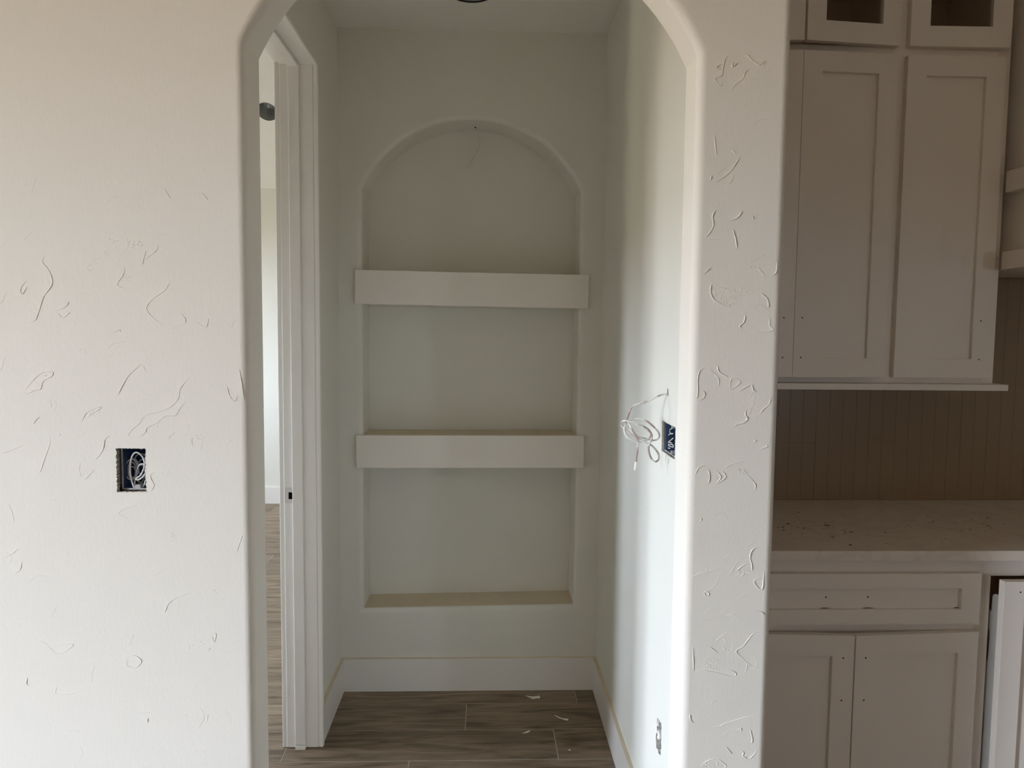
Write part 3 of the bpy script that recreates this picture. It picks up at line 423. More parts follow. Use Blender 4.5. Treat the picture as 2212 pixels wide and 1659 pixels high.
part('door_stop', (-.684, -.646, DYN, DYN+.011, .0, DZ), 'trim', door, .002)
part('head_stop', (-.684, -.646, DYN+.011, DY-.009, DZ-.011, DZ), 'trim', door, .002)
part('casing', (-.7335, -.7165, DY+.008, DY+.09, 0, DZ+.09), 'trim', door, .003)
part('casing', (-.7335, -.7165, DYN-.09, DYN-.008, 0, DZ+.09), 'trim', door, .003)
part('head_casing', (-.7335, -.7165, DYN-.008, DY+.008, DZ+.008, DZ+.09), 'trim', door, .003)
bm = bmesh.new()                        # strike plate with its latch hole
hp = [(-.6905+.0105*math.cos(t)*.93, .938+.0125*math.sin(t)) for t in [2*PI*i/20 for i in range(20)]]
hp = [(-.6915+max(-.0085, min(.0085, 1.45*(x+.6905)))+.0005, .938+max(-.0125, min(.0125, 1.3*(z-.938)))) for x, z in hp]
extrude_poly(bm, [(-.7125, .9105), (-.7125, .967), (-.688, .967), (-.6845, .965), (-.6845, .9125), (-.688, .9105)], lambda u, v, d: (u, DY+.0014+d, v), .0018, holes=[hp])
keep(tag(obj('strike_plate', bm, 'metal'), 'painted-over metal strike plate with a dark latch hole'), door)
part('latch_pocket', (-.7005, -.6835, DY+.0026, DY+.0032, .925, .951), 'dark', door, 0)

# baseboards: white faces, tan top edge
def baseboard(name, dims, h=.142, top='tan', parent=None):
    x0, x1, y0, y1 = dims; bm = bmesh.new(); fs = box(bm, x0, x1, y0, y1, 0, h)
    fs[5].material_index = 1
    for f in bm.faces:
        if f.calc_center_median().z > h-1e-4: f.material_index = 1
        else: f.material_index = 0
    return tag(obj(name, bm, ['trim', top], parent), kind='structure')
baseboard('baseboard_back', (XL, XR, YB-.014, YB))
baseboard('baseboard_right', (XR-.014, XR, YFB, YB-.014))
baseboard('baseboard_left', (XL, XL+.014, DY+.019, YB-.014))
baseboard('baseboard_side_room', (-3.6, -.72, 6.472, 6.486), .144, 'trim')

# ceiling with round cut-out
bm = bmesh.new()
LC, LR = (-.062, 2.742), .078
circ = [(LC[0]+LR*math.cos(2*PI*i/40), LC[1]+LR*math.sin(2*PI*i/40)) for i in range(40)]
extrude_poly(bm, [(-.70, 1.60), (.62, 1.60), (.62, 3.36), (-.70, 3.36)], lambda u, v, d: (u, v, CEIL+d), .013, holes=[circ])
ceiling = tag(obj('ceiling', bm, 'ceil'), kind='structure')
bbox('ceiling_backing', (-.70, .62, 1.60, 3.4, CEIL+.2, CEIL+.25), 'ceil', ceiling, 0)
bm = bmesh.new(); box(bm, -6.1, 8.1, -8.1, 1.66, HC, HC+.1); box(bm, .60, 8.1, 1.66, 2.85, HC, HC+.1)
tag(obj('ceiling_great_room', bm, 'ceil'), kind='structure')

# side room shell: far wall, left wall with window, vaulted ceiling
FY, SX = 6.486, -3.6
part0 = lambda name, dims, m='wall_s': tag(bbox(name, dims, m, None, 0), kind='structure')
part0('wall_side_room_far', (SX-.1, -.6, FY, FY+.1, 0, 4.2))
bm = bmesh.new()
box(bm, SX-.1, SX, 1.5, 2.42, 0, 4.2); box(bm, SX-.1, SX, 2.98, 5.14, 0, 4.2); box(bm, SX-.1, SX, 5.56, FY+.1, 0, 4.2)
for a, c, e, g in ((2.42, 2.98, 1.1, 1.9), (5.14, 5.56, .95, 2.45)): box(bm, SX-.1, SX, a, c, 0, e); box(bm, SX-.1, SX, a, c, g, 4.2)
tag(obj('wall_side_room_left', bm, 'wall_s'), kind='structure')
part0('wall_side_room_right', (-.7165, -.6, 3.36, FY, 0, 4.2))
part0('wall_side_room_near', (SX, -.7165, 1.60, 1.65, 2.5, 4.2))
SL = .85; RY = 5.05
bm = bmesh.new()
cl = Vector((-1.7, 5.92, 2.72+SL*(FY-5.92))); ax = Vector((0, -1, SL)).normalized()   # downslope direction
L0 = (FY-RY)*math.hypot(1, SL)
def slope(u, v, d):
    p = Vector((u, FY, 2.72)) + ax*v; nrm = Vector((0, SL, 1)).normalized(); p += nrm*d; return p
lc = ((cl.x), (cl-Vector((cl.x, FY, 2.72))).length)
circ2 = [(lc[0]+.078*math.cos(2*PI*i/32), lc[1]+.078*math.sin(2*PI*i/32)) for i in range(32)]
extrude_poly(bm, [(SX-.1, -.05), (-.6, -.05), (-.6, L0), (SX-.1, L0)], slope, .013, holes=[circ2])
zt = slope(0, L0, 0).z
box(bm, SX-.1, -.6, 1.55, RY+.02, zt, zt+.02)
cs = tag(obj('ceiling_side_room', bm, 'ceil'), kind='structure')
bbox('roof_deck', (SX-.2, -.5, 1.4, FY+.2, 4.19, 4.3), 'ceil', cs, 0)

# window frames
def window(name, x, y0, y1, z0, z1, n, rail=None):
    r = tag(empty(name, (x, (y0+y1)/2, z0)), kind='structure')
    t = .05
    part('window_frame', (x-.04, x+.04, y0, y0+t, z0, z1), 'trim', r); part('window_frame', (x-.04, x+.04, y1-t, y1, z0, z1), 'trim', r)
    part('window_frame', (x-.04, x+.04, y0+t, y1-t, z0, z0+t), 'trim', r); part('window_frame', (x-.04, x+.04, y0+t, y1-t, z1-t, z1), 'trim', r)
    for i in range(1, n):
        yy = y0+(y1-y0)*i/n; part('mullion', (x-.03, x+.03, yy-.03, yy+.03, z0+t, z1-t), 'trim', r)
    g = part('window_pane', (x-.003, x+.003, y0+t, y1-t, z0+t, z1-t), 'glass', r, 0)
window('window_1', -5.05, -2.1, -.86, .07, 2.37, 2)
window('window_2', SX-.05, 2.42, 2.98, 1.1, 1.9, 1)
window('window_3', SX-.05, 5.14, 5.56, .95, 2.45, 1)

# living room and kitchen shell
bm = bmesh.new()
box(bm, -5.1, -5.0, -8.1, -2.1, 0, HC+.05); box(bm, -5.1, -5.0, -.86, 1.66, 0, HC+.05); box(bm, -5.1, -5.0, -2.1, -.86, 2.37, HC+.05); box(bm, -5.1, -5.0, -2.1, -.86, 0, .07)
tag(obj('wall_living_left', bm, 'wall'), kind='structure')
bm = bmesh.new()
q0, q1, q2, q3 = 3.95, 4.45, 1.5, 2.0  # opening for the added fill window, out of view
box(bm, -6.1, q0, -8.1, -8.0, 0, HC+.05); box(bm, q1, 8.1, -8.1, -8.0, 0, HC+.05); box(bm, q0, q1, -8.1, -8.0, 0, q2); box(bm, q0, q1, -8.1, -8.0, q3, HC+.05)
tag(obj('wall_living_rear', bm, 'wall'), kind='structure')
r = tag(empty('added_fill_window', (4.2, -8.05, q2)), kind='structure')  # unseen window added for frontal fill on kitchen and arched wall
part('window_frame', (q0, q0+.03, -8.09, -8.01, q2, q3), 'trim', r); part('window_frame', (q1-.03, q1, -8.09, -8.01, q2, q3), 'trim', r)
part('window_frame', (q0+.03, q1-.03, -8.09, -8.01, q2, q2+.03), 'trim', r); part('window_frame', (q0+.03, q1-.03, -8.09, -8.01, q3-.03, q3), 'trim', r)
part('window_pane', (q0+.03, q1-.03, -8.053, -8.047, q2+.03, q3-.03), 'glass', r, 0)
part0('wall_kitchen_right', (8.0, 8.1, -8.0, 2.8, 0, HC+.05), 'wall')
wall_k = part0('wall_kitchen', (.625, 8.1, KY+.0009, KY+.1, 0, HC+.05), 'bs_grout')

# backsplash tiles, 50 x 215 mm, stacked
rows = [.914, 1.1295, 1.345, 1.56, 1.775]
tile_me = {}
for i in range(34):
    x0 = .628+.05*i
    for j in range(4):
        z0, z1 = rows[j], rows[j+1]
        top = 1.3555 if x0 < 1.65 else 1.745
        if z0 >= top-.004: continue
        z1 = min(z1, top+.001); key = round(z1-z0, 4)
        if key not in tile_me:
            bm = bmesh.new(); box(bm, .0004, .0496, 0, .007, .0004, key-.0004); bmesh.ops.bevel(bm, geom=list(bm.edges), offset=.0003, segments=1, affect='EDGES')
            tile_me[key] = bm_mesh('tile', bm, 'backsplash')
        link('tile', tile_me[key], wall_k, (x0, KY+random.uniform(-.0001, .0001), z0))

# floor: slab (grout) with wood-look tiles as planks
floor = part0('floor', (-6.2, 8.2, -8.2, 6.6, -.06, -.0012), 'grout')
PW, PL = .2025, .992
shift = {0: .272, 1: -.068, 2: .39, -1: -.262, -2: .12, -3: -.40, -4: .30}
plank_me = {}
rest = bmesh.new()
for k in range(-52, 20):
    y0 = 2.5490+PW*k; y1 = y0+PW
    if y0 > FY: continue
    xmax = .482 if y0 < 3.07 else -.7165
    if y0 < 1.45: xmax = 8.0
    xmin = -3.6 if y0 > 1.5 else -5.0
    y1c = min(y1, FY) if y0 > 3 else y1
    s = shift.get(k, random.uniform(0, PL)) % PL
    x = s-PL*8
    while x < xmax:
        a, b = max(x, xmin), min(x+PL, xmax)
        if b-a > .03:
            if y0 >= 1.45:
                key = (round(b-a, 3), round(y1c-y0, 3))
                if key not in plank_me:
                    bm = bmesh.new(); hx, hy = (b-a)/2-.0015, (y1c-y0)/2-.0015; box(bm, -hx, hx, -hy, hy, -.010, 0)
                    bmesh.ops.bevel(bm, geom=[e for e in bm.edges if all(v.co.z > -.001 for v in e.verts)], offset=.0007, segments=1, affect='EDGES')
                    plank_me[key] = bm_mesh('plank', bm, 'plank')
                o = link('plank', plank_me[key], None, ((a+b)/2, (y0+y1c)/2, random.uniform(-.0002, 0))); o.parent = floor
            else: box(rest, a+.0012, b-.0012, y0+.0012, y1-.0012, -.01, 0)
        x += PL
    if 1.45 <= y0 < 2.69:
        box(rest, .63, 8.0, y0+.001, y1-.001, -.01, 0)
tag(obj('living_room_planks', rest, 'plank', floor), kind='stuff')

# ------------------------------------------------------------------ floating shelves in the niche
def shelf(name, label, zl, zr, zlb, zrb, xl, xr):
    root = tag(empty(name, ((xl+xr)/2, YB-.01, (zl+zr+zlb+zrb)/4)), label, 'shelf', 'floating shelves in the niche')
    h = ((zl-zlb)+(zr-zrb))/2; tilt = math.atan2((zr+zrb-zl-zlb)/2, xr-xl); W = xr-xl
    f = bbox('fascia', (-W/2, W/2, -.011, .0085, -h/2, h/2), 'shelf', root, .0012)
    b = bmesh.new(); xo = -.0605-(xl+xr)/2
    box(b, xo-.4465, xo+.4465, .0085, .188, h/2-.021, h/2-.002); b.faces.ensure_lookup_table()
    o = obj('top_board', b, 'tan', root)
    u = bbox('bottom_board', (xo-.4465, xo+.4465, .0085, .188, -h/2+.002, -h/2+.020), 'shelf', root, 0)
    root.rotation_euler = (0, -tilt, 0); root.location.y = YB-.010
    return root
shelf('floating_shelf', 'upper white box shelf under the arched top of the niche, slightly tilted', 1.7735, 1.765, 1.637, 1.6268, -.5335, .4216)
shelf('floating_shelf', 'lower white box shelf across the middle of the niche with a tan top', 1.0971, 1.0979, .960, .964, -.5315, .4133)

# ------------------------------------------------------------------ recessed lights
bm = bmesh.new(); lathe(bm, [(.078, 0), (.078, .0), (.0765, .001), (.0765, .15), (0, .15)], (LC[0], LC[1], CEIL), 40)
r = tag(empty('recessed_light', (LC[0], LC[1], CEIL)), 'round empty recessed light can in the alcove ceiling above the niche', 'light')
keep(obj('can', bm, 'can', None, True), r)
bm = bmesh.new(); lathe(bm, [(.0755, -.0006), (.0800, -.0006), (.0800, .004), (.0755, .004), (.0755, -.0006)], (LC[0], LC[1], CEIL), 40)
keep(obj('rim', bm, 'can_rim', None, True), r)
r = tag(empty('recessed_light', tuple(cl)), 'round dark recessed light can in the sloped ceiling seen through the side doorway', 'light')
nrm = Vector((0, SL, 1)).normalized()
bm = bmesh.new(); lathe(bm, [(.078, 0), (.0765, .001), (.0765, .14), (0, .14)], cl, 40, nrm); keep(obj('can', bm, 'can', None, True), r)
bm = bmesh.new(); lathe(bm, [(.076, -.0006), (.079, -.0006), (.079, .004), (.076, .004), (.076, -.0006)], cl, 40, nrm); keep(obj('rim', bm, 'can_rim', None, True), r)
c0 = cl+nrm*.07+ax*.03+Vector((.01, 0, 0)); bm = bmesh.new()
tube(bm, [c0, c0-ax*.006-nrm*.045], .006, 4, 1); keep(obj('socket_bracket', bm, 'cable', None), r)

# ------------------------------------------------------------------ electrical boxes and their wires
def open_box(name, label, to3, u0, u1, v0, v1, depth, root_loc, t=.002, group=None):
    """plastic box open towards depth 0; to3(u, v, d)"""
    r = tag(empty(name, root_loc), label, 'electrical box')
    bm = bmesh.new()
    o = [(u0, v0), (u1, v0), (u1, v1), (u0, v1)]; i_ = [(u0+t, v0+t), (u1-t, v0+t), (u1-t, v1-t), (u0+t, v1-t)]
    O0 = [bm.verts.new(to3(*p, 0)) for p in o]; O1 = [bm.verts.new(to3(*p, depth)) for p in o]
    I0 = [bm.verts.new(to3(*p, 0)) for p in i_]; I1 = [bm.verts.new(to3(*p, depth-t)) for p in i_]
    for k in range(4):
        j = (k+1) % 4
        bm.faces.new([O0[k], O0[j], O1[j], O1[k]]); bm.faces.new([I0[k], I0[j], I1[j], I1[k]]); bm.faces.new([O0[k], O0[j], I0[j], I0[k]]).material_index = 1
    bm.faces.new(I1); bm.faces.new(O1)
    keep(obj('box_body', bm, ['blue', 'grey_pl']), r)
    um = (u0+u1)/2
    for vv, s in ((v0+t, 1), (v1-t, -1)):
        q = [(um-.006, vv), (um-.006, vv+s*.004), (um-.003, vv+s*.0075), (um+.003, vv+s*.0075), (um+.006, vv+s*.004), (um+.006, vv)]
        bm = bmesh.new(); extrude_poly(bm, q, lambda u, v, d: to3(u, v, d+.0005), .02)
        keep(obj('screw_boss', bm, 'grey_pl'), r)
    bm = bmesh.new()
    e = .0022
    for (a, b, c, d) in ((u0-.001, u0+e, v0, v1), (u0, u1, v0-.001, v0+e)):
        extrude_poly(bm, [(a, c), (b, c), (b, d), (a, d)], lambda u, v, w_: to3(u, v, w_-.0012), .0014)
    keep(obj('rim', bm, 'grey_pl'), r)
    return r
open_box('outlet_box', 'blue box behind ragged cut-out in white wall left of the arch', lambda u, v, d: (u, YF+.0135+d, v), -.7570, -.697, 1.1950, 1.290, .075, (-.727, YF+.02, 1.1975))
bm = bmesh.new()
for l in BOXWIRES[:3]: tube(bm, l, .00175, 8, 6)
for l in BOXWIRES[3:]: tube(bm, l, .0014, 8, 5)
tube(bm, [(-.7455, 1.60, 1.203), (-.735, 1.592, 1.213)], .001, 6, 1)
tag(obj('wire_bundle', bm, 'cable_grey', None, True), 'grey wires coiled inside the blue box left of the arch', 'wire')
open_box('outlet_box', 'blue switch box in the right alcove wall beside the hanging cable', lambda u, v, d: (XR+.0075+d, u, v), 1.850, 1.988, 1.213, 1.291, .07, (XR+.02, 1.92, 1.213))
bm = bmesh.new()
for l in SWITCHWIRES: tube(bm, l, .0014, 8, 5)
tag(obj('wire_bundle', bm, 'cable', None, True), 'thin white wires curled inside the blue switch box on the right wall', 'wire')
open_box('outlet_box', 'half-plastered low outlet box above the right baseboard of the alcove', lambda u, v, d: (XR+.0135+d, u, v), 1.910, 1.972, .380, .474, .06, (XR+.02, 1.941, .380))
bm = bmesh.new()
for (u, v, s) in ((1.946, .4335, .0085), (1.940, .4255, .0075), (1.936, .434, .006), (1.949, .4205, .005)):
    ring = [bm.verts.new((XR-.001, u+s*math.cos(t)*random.uniform(.8, 1.1), v+s*math.sin(t)*random.uniform(.8, 1.1))) for t in [2*PI*i/10 for i in range(10)]]
    back = [bm.verts.new((XR+.014, p.co.y, p.co.z)) for p in ring]; c = bm.verts.new((XR-.0035, u, v))
    for i in range(10): bm.faces.new([ring[i], ring[(i+1) % 10], c]); bm.faces.new([ring[i], ring[(i+1) % 10], back[(i+1) % 10], back[i]])
tag(obj('plaster_lump', bm, 'ragged', None), 'lump of white plaster bridging the low outlet box', 'plaster')
open_box('outlet_box', 'dark outlet box in the brown backsplash close behind the pier', lambda u, v, d: (u, KY-.0015+d, v), 1.028, 1.088, 1.222, 1.292, .006, (1.055, KY, 1.222))

# cables
r = tag(empty('cable_coil', (XR, 1.937, 1.378)), 'loose coil of white cable hanging from a hole in the right alcove wall', 'cable')
bm = bmesh.new()
tube(bm, COIL[0][:2], .0023, 10, 6)
lead = [(XR+.03, 1.937, 1.3685)] + [tuple(p) for p in COIL[0]]
bm.free(); bm = bmesh.new()
tube(bm, lead, lambda t: .0024+.0011*math.exp(-((t-.17)/.035)**2), 10, 6)
keep(obj('cable', bm, 'coil', None, True), r)
bm = bmesh.new(); tube(bm, COIL[1], .0025, 10, 6); keep(obj('cable_loop', bm, 'coil', None, True), r)
bm = bmesh.new(); tube(bm, COIL[2], .0025, 10, 6); keep(obj('cable_loop', bm, 'coil', None, True), r)
bm = bmesh.new(); tube(bm, [COIL[0][-2], COIL[0][-1]], .0031, 10, 3); keep(obj('bare_end', bm, 'paper', None, True), r)
bm = bmesh.new()
for (y, z, s) in ((1.9365, 1.3755, .005), (1.939, 1.382, .003), (1.934, 1.370, .0035)):
    vs = [bm.verts.new((XR-.0006, y+s*.6*math.cos(t), z+s*1.6*math.sin(t))) for t in [2*PI*i/7 for i in range(7)]]
    bm.faces.new(vs)
tag(keep(obj('cable_hole', bm, 'hole'), r))
r = tag(empty('niche_cable', (-.049, 3.19, 2.385)), 'thin pale cable loop dangling from the arched top of the niche', 'cable')
bm = bmesh.new(); tube(bm, [(-.052, 3.192, 2.390)] + [tuple(p) for p in NICHECABLE[0]], lambda t: .0012+.0024*max(0, math.sin(PI*min(1, max(0, (t-.3)/.7)))), 8, 6, .5)
keep(obj('cable', bm, 'cable_grey', None, True), r)
bm = bmesh.new(); tube(bm, NICHECABLE[1], .0017, 8, 6); keep(obj('cable_loop', bm, 'cable', None, True), r)
bm = bmesh.new(); lathe(bm, [(0, 0), (.003, 0), (.003, .004)], (-.0505, 3.190, 2.3825), 8); keep(obj('cable_hole', bm, 'hole'), r)

# ------------------------------------------------------------------ scraps on the alcove floor
def scrap(label, x, y, pts, lift):
    bm = bmesh.new()
    a = [bm.verts.new((p[0], p[1], .0006+lift*abs(p[0])*.10)) for p in pts]; b = [bm.verts.new((v.co.x, v.co.y, v.co.z+.0008)) for v in a]
    n = len(a); bm.faces.new(a); bm.faces.new(list(reversed(b)))
    for i in range(n): bm.faces.new([a[i], a[(i+1) % n], b[(i+1) % n], b[i]])
    tag(obj('paper_scrap', bm, 'paper', None, loc=(x, y, .0005)), label, 'scrap', 'paper scraps on the alcove floor')
scrap('largest torn white paper scrap, nearest the back baseboard', .207, 2.995, [(-.031, .010), (-.016, .009), (0, .008), (.031, .007), (.031, -.013), (.012, -.010), (.004, -.015), (-.006, -.008)], 1.2)
scrap('thin slanting white sliver nearest the right baseboard', .3113, 2.8244, [(-.026, .021), (-.022, .022), (-.010, .010), (.002, .002), (.026, -.008), (.024, -.020), (.012, -.013), (-.008, .002)], 1)
scrap('small white sliver left of the end joint between two floor planks', .1664, 2.7288, [(-.016, -.012), (.002, .004), (.014, .009), (.015, .003), (.002, -.006)], 1)
scrap('tiny white speck on the floor plank nearest the doorway arch, right side', .3177, 2.6035, [(-.004, -.002), (0, .005), (.005, .002), (.002, -.004)], 0)

# ------------------------------------------------------------------ kitchen cabinets
def shaker(name, w, h, t, stile, rail, root, loc, rot=0, origin='left', holes=(), glass_pane=False, label=None, panel_rec=.0115):
    """door/drawer front: frame of four rails around a recessed panel; local x from the hinge, y depth, z up"""
    x0 = 0 if origin == 'left' else -w
    bm = bmesh.new()
    o = [(x0, 0), (x0+w, 0), (x0+w, h), (x0, h)]; i_ = [(x0+stile, rail), (x0+w-stile, rail), (x0+w-stile, h-rail), (x0+stile, h-rail)]
    V = lambda P, y: [bm.verts.new((p[0], y, p[1])) for p in P]
    O0, I0, O1, I1 = V(o, 0), V(i_, 0), V(o, t), V(i_, t)
    for k in range(4):
        j = (k+1) % 4
        bm.faces.new([O0[k], O0[j], I0[j], I0[k]]); bm.faces.new([O1[k], O1[j], I1[j], I1[k]])
        bm.faces.new([O0[k], O0[j], O1[j], O1[k]]); bm.faces.new([I0[k], I0[j], I1[j], I1[k]])
    bmesh.ops.recalc_face_normals(bm, faces=bm.faces)
    bmesh.ops.bevel(bm, geom=[e for e in bm.edges if all(v.co.y < .0001 for v in e.verts) and e.calc_face_angle(0) > .5], offset=.0007, segments=2, affect='EDGES')
    d = obj(name, bm, 'cab', None, loc=loc); d.rotation_euler = (0, 0, rot); d.parent = root; d.matrix_parent_inverse = Matrix.Translation(-Vector(root.location))
    if label: d['label'] = label
    e = .003
    if glass_pane: bbox('glass_pane', (x0+stile-e, x0+w-stile+e, t*.45, t*.45+.004, rail-e, h-rail+e), 'glass', d, 0)
    else: bbox('panel', (x0+stile-e, x0+w-stile+e, panel_rec, panel_rec+.007, rail-e, h-rail+e), 'cab', d, 0)
    for (hx, hz) in holes:
        bm = bmesh.new(); deep = panel_rec if (x0+stile < hx < x0+w-stile and rail < hz < h-rail) else 0
        lathe(bm, [(0, 0), (.0023, 0), (.0023, .002)], (hx, deep-.0004, hz), 12, Vector((0, 1, 0))); obj('screw_hole', bm, 'hole', d)
    return d
# upper cabinet
UF = 2.365
upper = tag(empty('upper_cabinet', (1.15, UF, 1.374)), 'tall painted upper cabinet over the counter with small glass doors on top', 'cabinet')
bm = bmesh.new()
box(bm, .630, .648, UF+.019, KY-.002, 1.376, 2.73); box(bm, 1.642, 1.660, UF+.019, KY-.002, 1.376, 2.73); box(bm, 1.291, 1.309, UF+.019, KY-.012, 1.39, 2.72)
box(bm, .648, 1.642, UF+.019, KY-.002, 1.376, 1.392); box(bm, .648, 1.642, UF+.019, KY-.002, 2.412, 2.430); box(bm, .648, 1.642, UF+.019, KY-.002, 2.71, 2.73)
box(bm, .648, 1.642, KY-.010, KY-.002, 1.392, 2.71)
keep(obj('carcass', bm, 'inside'), upper)
part('face_frame', (.630, .668, UF, UF+.019, 1.376, 2.73), 'cab', upper, .0006); part('face_frame', (1.279, 1.322, UF, UF+.019, 1.399, 2.73), 'cab', upper, .0006)
part('face_frame', (1.622, 1.661, UF, UF+.019, 1.376, 2.73), 'cab', upper, .0006); part('face_frame', (.668, 1.622, UF+.0003, UF+.019, 1.376, 1.399), 'cab', upper, .0006)
part('face_frame', (.668, 1.622, UF+.0003, UF+.019, 2.400, 2.441), 'cab', upper, .0006); part('face_frame', (.668, 1.622, UF+.0003, UF+.019, 2.705, 2.73), 'cab', upper, .0006)
part('side_panel', (1.6598, 1.661, UF+.019, KY-.002, 1.376, 2.73), 'cab', upper, 0)
part('bottom_shelf', (.630, 1.6855, UF-.042, KY-.002, 1.3555, 1.3755), 'cab', upper, .001)
zt0, ht = 1.395, 1.0135; zg0, hg = 2.4355, .282
shaker('door', .3120, ht, .02, .0617, .0617, upper, (.665, UF-.0412, zt0), 0, 'left', holes=((.2785, .188), (.2785, .062)))
shaker('door', .3071, ht, .02, .0617, .0617, upper, (1.2845, UF-.026, zt0), .052, 'right', holes=((-.2820, .1885), (-.2820, .0625)))
shaker('door', .316, ht, .02, .0617, .0617, upper, (1.318, UF-.0205, zt0), 0, 'left', holes=((.2795, .185), (.2795, .0605)))
shaker('glass_door', .308, hg, .02, .0617, .0627, upper, (.667, UF-.0205, zg0), -.095, 'left', glass_pane=True, label='small glass-paned door')
shaker('glass_door', .3105, hg, .02, .0610, .0627, upper, (1.2905, UF-.0205, zg0), .095, 'right', glass_pane=True, label='small glass-paned door')
shaker('glass_door', .320, hg, .02, .0615, .0627, upper, (1.3215, UF-.0205, zg0), -.022, 'left', glass_pane=True, label='small glass-paned door')
# base cabinet
BF = 2.080
base = tag(empty('base_cabinet', (1.1, BF, 0)), 'painted base cabinet under the counter with a wide drawer and two doors', 'cabinet')
bm = bmesh.new()
box(bm, .630, .648, BF+.019, KY-.002, .10, .882); box(bm, 1.462, 1.478, BF+.019, KY-.012, .10, .882); box(bm, 1.76, 1.778, BF+.019, KY-.002, .10, .882)
box(bm, .648, 1.76, BF+.019, KY-.002, .10, .118); box(bm, .648, 1.76, KY-.012, KY-.002, .118, .882); box(bm, .63, 1.778, BF+.06, BF+.078, 0, .10)
box(bm, .648, 1.76, BF+.019, BF+.1, .866, .882)
keep(obj('carcass', bm, 'inside'), base)
part('face_frame', (.630, 2.30, BF, BF+.019, .829, .8835), 'cab', base, .0006); part('face_frame', (.630, .668, BF, BF+.019, .10, .829), 'cab', base, .0006)
part('face_frame', (1.428, 1.4895, BF, BF+.019, .10, .829), 'cab', base, .0008); part('face_frame', (.668, 1.428, BF+.0003, BF+.019, .655, .705), 'cab', base, .0006)
part('face_frame', (.668, 1.428, BF+.0003, BF+.019, .10, .125), 'cab', base, .0006); part('face_frame', (1.745, 2.30, BF, BF+.019, .0, .829), 'cab', base, .0006)
part('face_frame', (1.4895, 1.745, BF+.0003, BF+.019, .10, .125), 'cab', base, .0006)
dr = shaker('drawer', .7825, .1508, .02, .0577, .0445, base, (.6660, BF-.0205, .6916), 0, 'left', holes=((.329, .0778), (.453, .0784)))
for (sx, sw) in ((.327, .017), (.455, .020), (.72, .012)):
    bm = bmesh.new()
    P = [(-sw, 0), (-sw*.5, .0016), (-.002, .0022), (sw*.5, .0015), (sw, 0)]
    extrude_poly(bm, P, lambda u, v, d: (sx+u, .0103+d, .0448+v), .0006); obj('bare_wood_streak', bm, 'bare', dr)
shaker('door', .3895, .553, .02, .0617, .0617, base, (.6785, BF-.0205, .115), -.064, 'left', holes=((.3585, .487), (.3585, .361)))
shaker('door', .3780, .553, .02, .0617, .0617, base, (1.4485, BF-.0205, .115), .066, 'right', holes=((-.3470, .487), (-.3470, .361)))
# pull-out
po = shaker('pull_out_front', .262, .727, .022, .0617, .0617, base, (1.4665, 1.990, .1150), 0, 'left', holes=((.047, .697),), label='pull-out cabinet front standing a hand-width open')
bm = bmesh.new()
def arcp(cy_, cz_, r, a0, a1, n=8): return [(cy_+r*math.cos(a0+(a1-a0)*i/n), cz_+r*math.sin(a0+(a1-a0)*i/n)) for i in range(n+1)]
prof = [(2.012, .17), (2.55, .17), (2.55, .7179), (2.0925, .7179)] + arcp(2.0895, .7255, .0065, -PI/2, -PI, 5) + arcp(2.066, .762, .0165, 0, PI/2, 8) + [(2.012, .7785)]
s1 = arcp(2.20, .654, .012, 0, PI/2, 4) + arcp(2.0945, .654, .010, PI/2, PI, 6) + arcp(2.0965, .5745, .010, PI, 1.5*PI, 6) + arcp(2.20, .5765, .012, 1.5*PI, 2*PI, 4)
s2 = arcp(2.20, .413, .012, 0, PI/2, 4) + arcp(2.1035, .415, .010, PI/2, PI, 6) + arcp(2.104, .215, .010, PI, 1.5*PI, 6) + arcp(2.20, .217, .012, 1.5*PI, 2*PI, 4)
extrude_poly(bm, prof, lambda u, v, d: (1.4995+d, u, v), .012, holes=[s1, s2])
keep(obj('pull_out_side', bm, 'slide'), base)
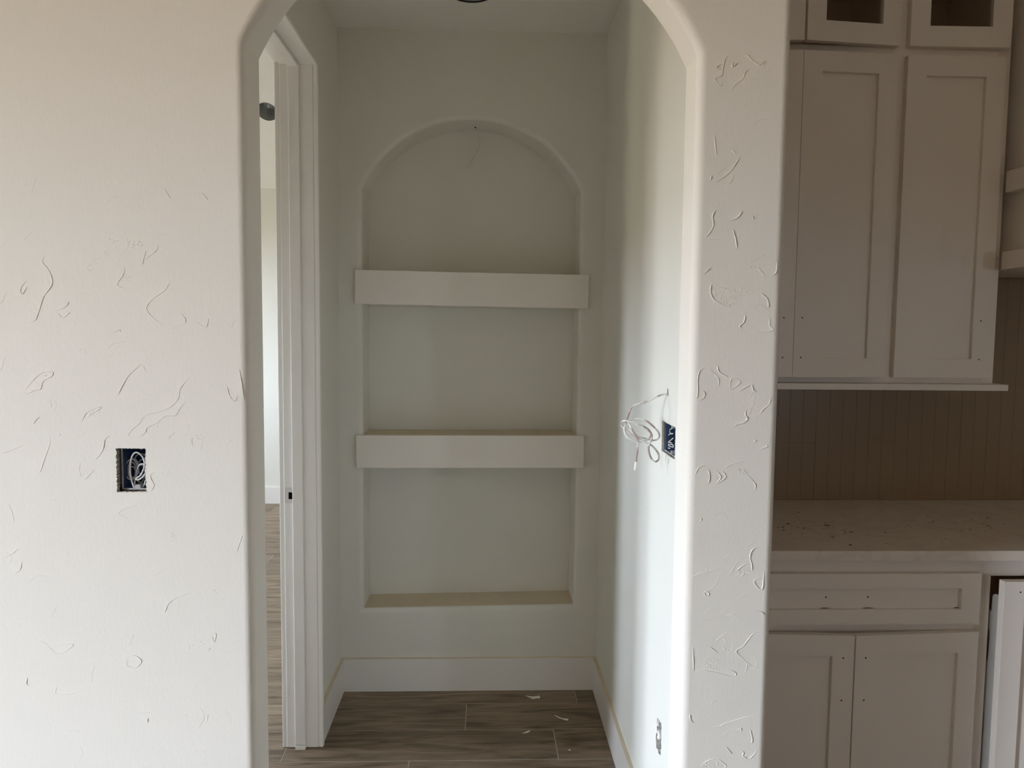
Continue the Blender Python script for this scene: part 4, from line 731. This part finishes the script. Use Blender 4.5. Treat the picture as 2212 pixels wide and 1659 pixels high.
# worktop and debris
top = bbox('countertop', (.628, 2.30, 2.045, KY-.001, .8840, .914), 'quartz', None, .0015)
tag(top, 'pale veined stone worktop scattered with dark debris, over the base cabinet', 'countertop')
bm = bmesh.new()
spots = [(.99, 2.343, .009), (1.109, 2.324, .013), (1.153, 2.248, .007), (1.136, 2.2645, .004), (1.256, 2.24, .006), (1.4935, 2.3754, .007), (1.712, 2.424, .008), (1.645, 2.322, .008), (1.5526, 2.275, .006), (1.077, 2.104, .007), (1.065, 2.1935, .005), (.945, 2.27, .006), (.955, 2.30, .006), (1.02, 2.29, .005)]
for i in range(48): spots.append((random.gauss(1.0, .11), random.gauss(2.30, .075), random.uniform(.0012, .0045)))
for i in range(30): spots.append((random.gauss(1.60, .10), random.gauss(2.35, .06), random.uniform(.0012, .004)))
for i in range(22): spots.append((random.uniform(.75, 1.9), random.uniform(2.07, 2.5), random.uniform(.001, .003)))
for (x, y, s) in spots:
    if not (.65 < x < 2.2 and 2.06 < y < 2.6): continue
    a = random.gauss(2.9, .5); c, d = math.cos(a), math.sin(a); ww = s*random.uniform(.3, .7); h = random.uniform(.0008, .002)
    vs = [bm.verts.new((x+u*c-v*d, y+u*d+v*c, .9141+z)) for (u, v, z) in ((-s, 0, 0), (0, -ww, 0), (s, 0, 0), (0, ww, 0), (0, 0, h))]
    for t in ((0, 1, 4), (1, 2, 4), (2, 3, 4), (3, 0, 4), (3, 2, 1, 0)): bm.faces.new([vs[k] for k in t])
tag(obj('debris', bm, 'crumb'), 'dark construction crumbs scattered over the worktop', 'debris', kind='stuff')
# range hood
hood = tag(empty('range_hood', (2.1, 2.4, 1.745)), 'white wooden range hood beside the upper cabinet, cut by the right edge', 'hood')
part('hood_body', (1.690, 2.53, 2.13, KY-.002, 1.76, 2.73), 'cab', hood, .001)
part('hood_band', (1.652, 2.55, 2.11, 2.343, 1.745, 1.8016), 'cab', hood, .002)
part('hood_band', (1.652, 2.55, 2.11, 2.343, 1.9882, 2.0554), 'cab', hood, .002)
part('hood_liner', (1.690, 2.53, 2.344, KY-.002, 1.747, 1.7595), 'cab', hood, 0)
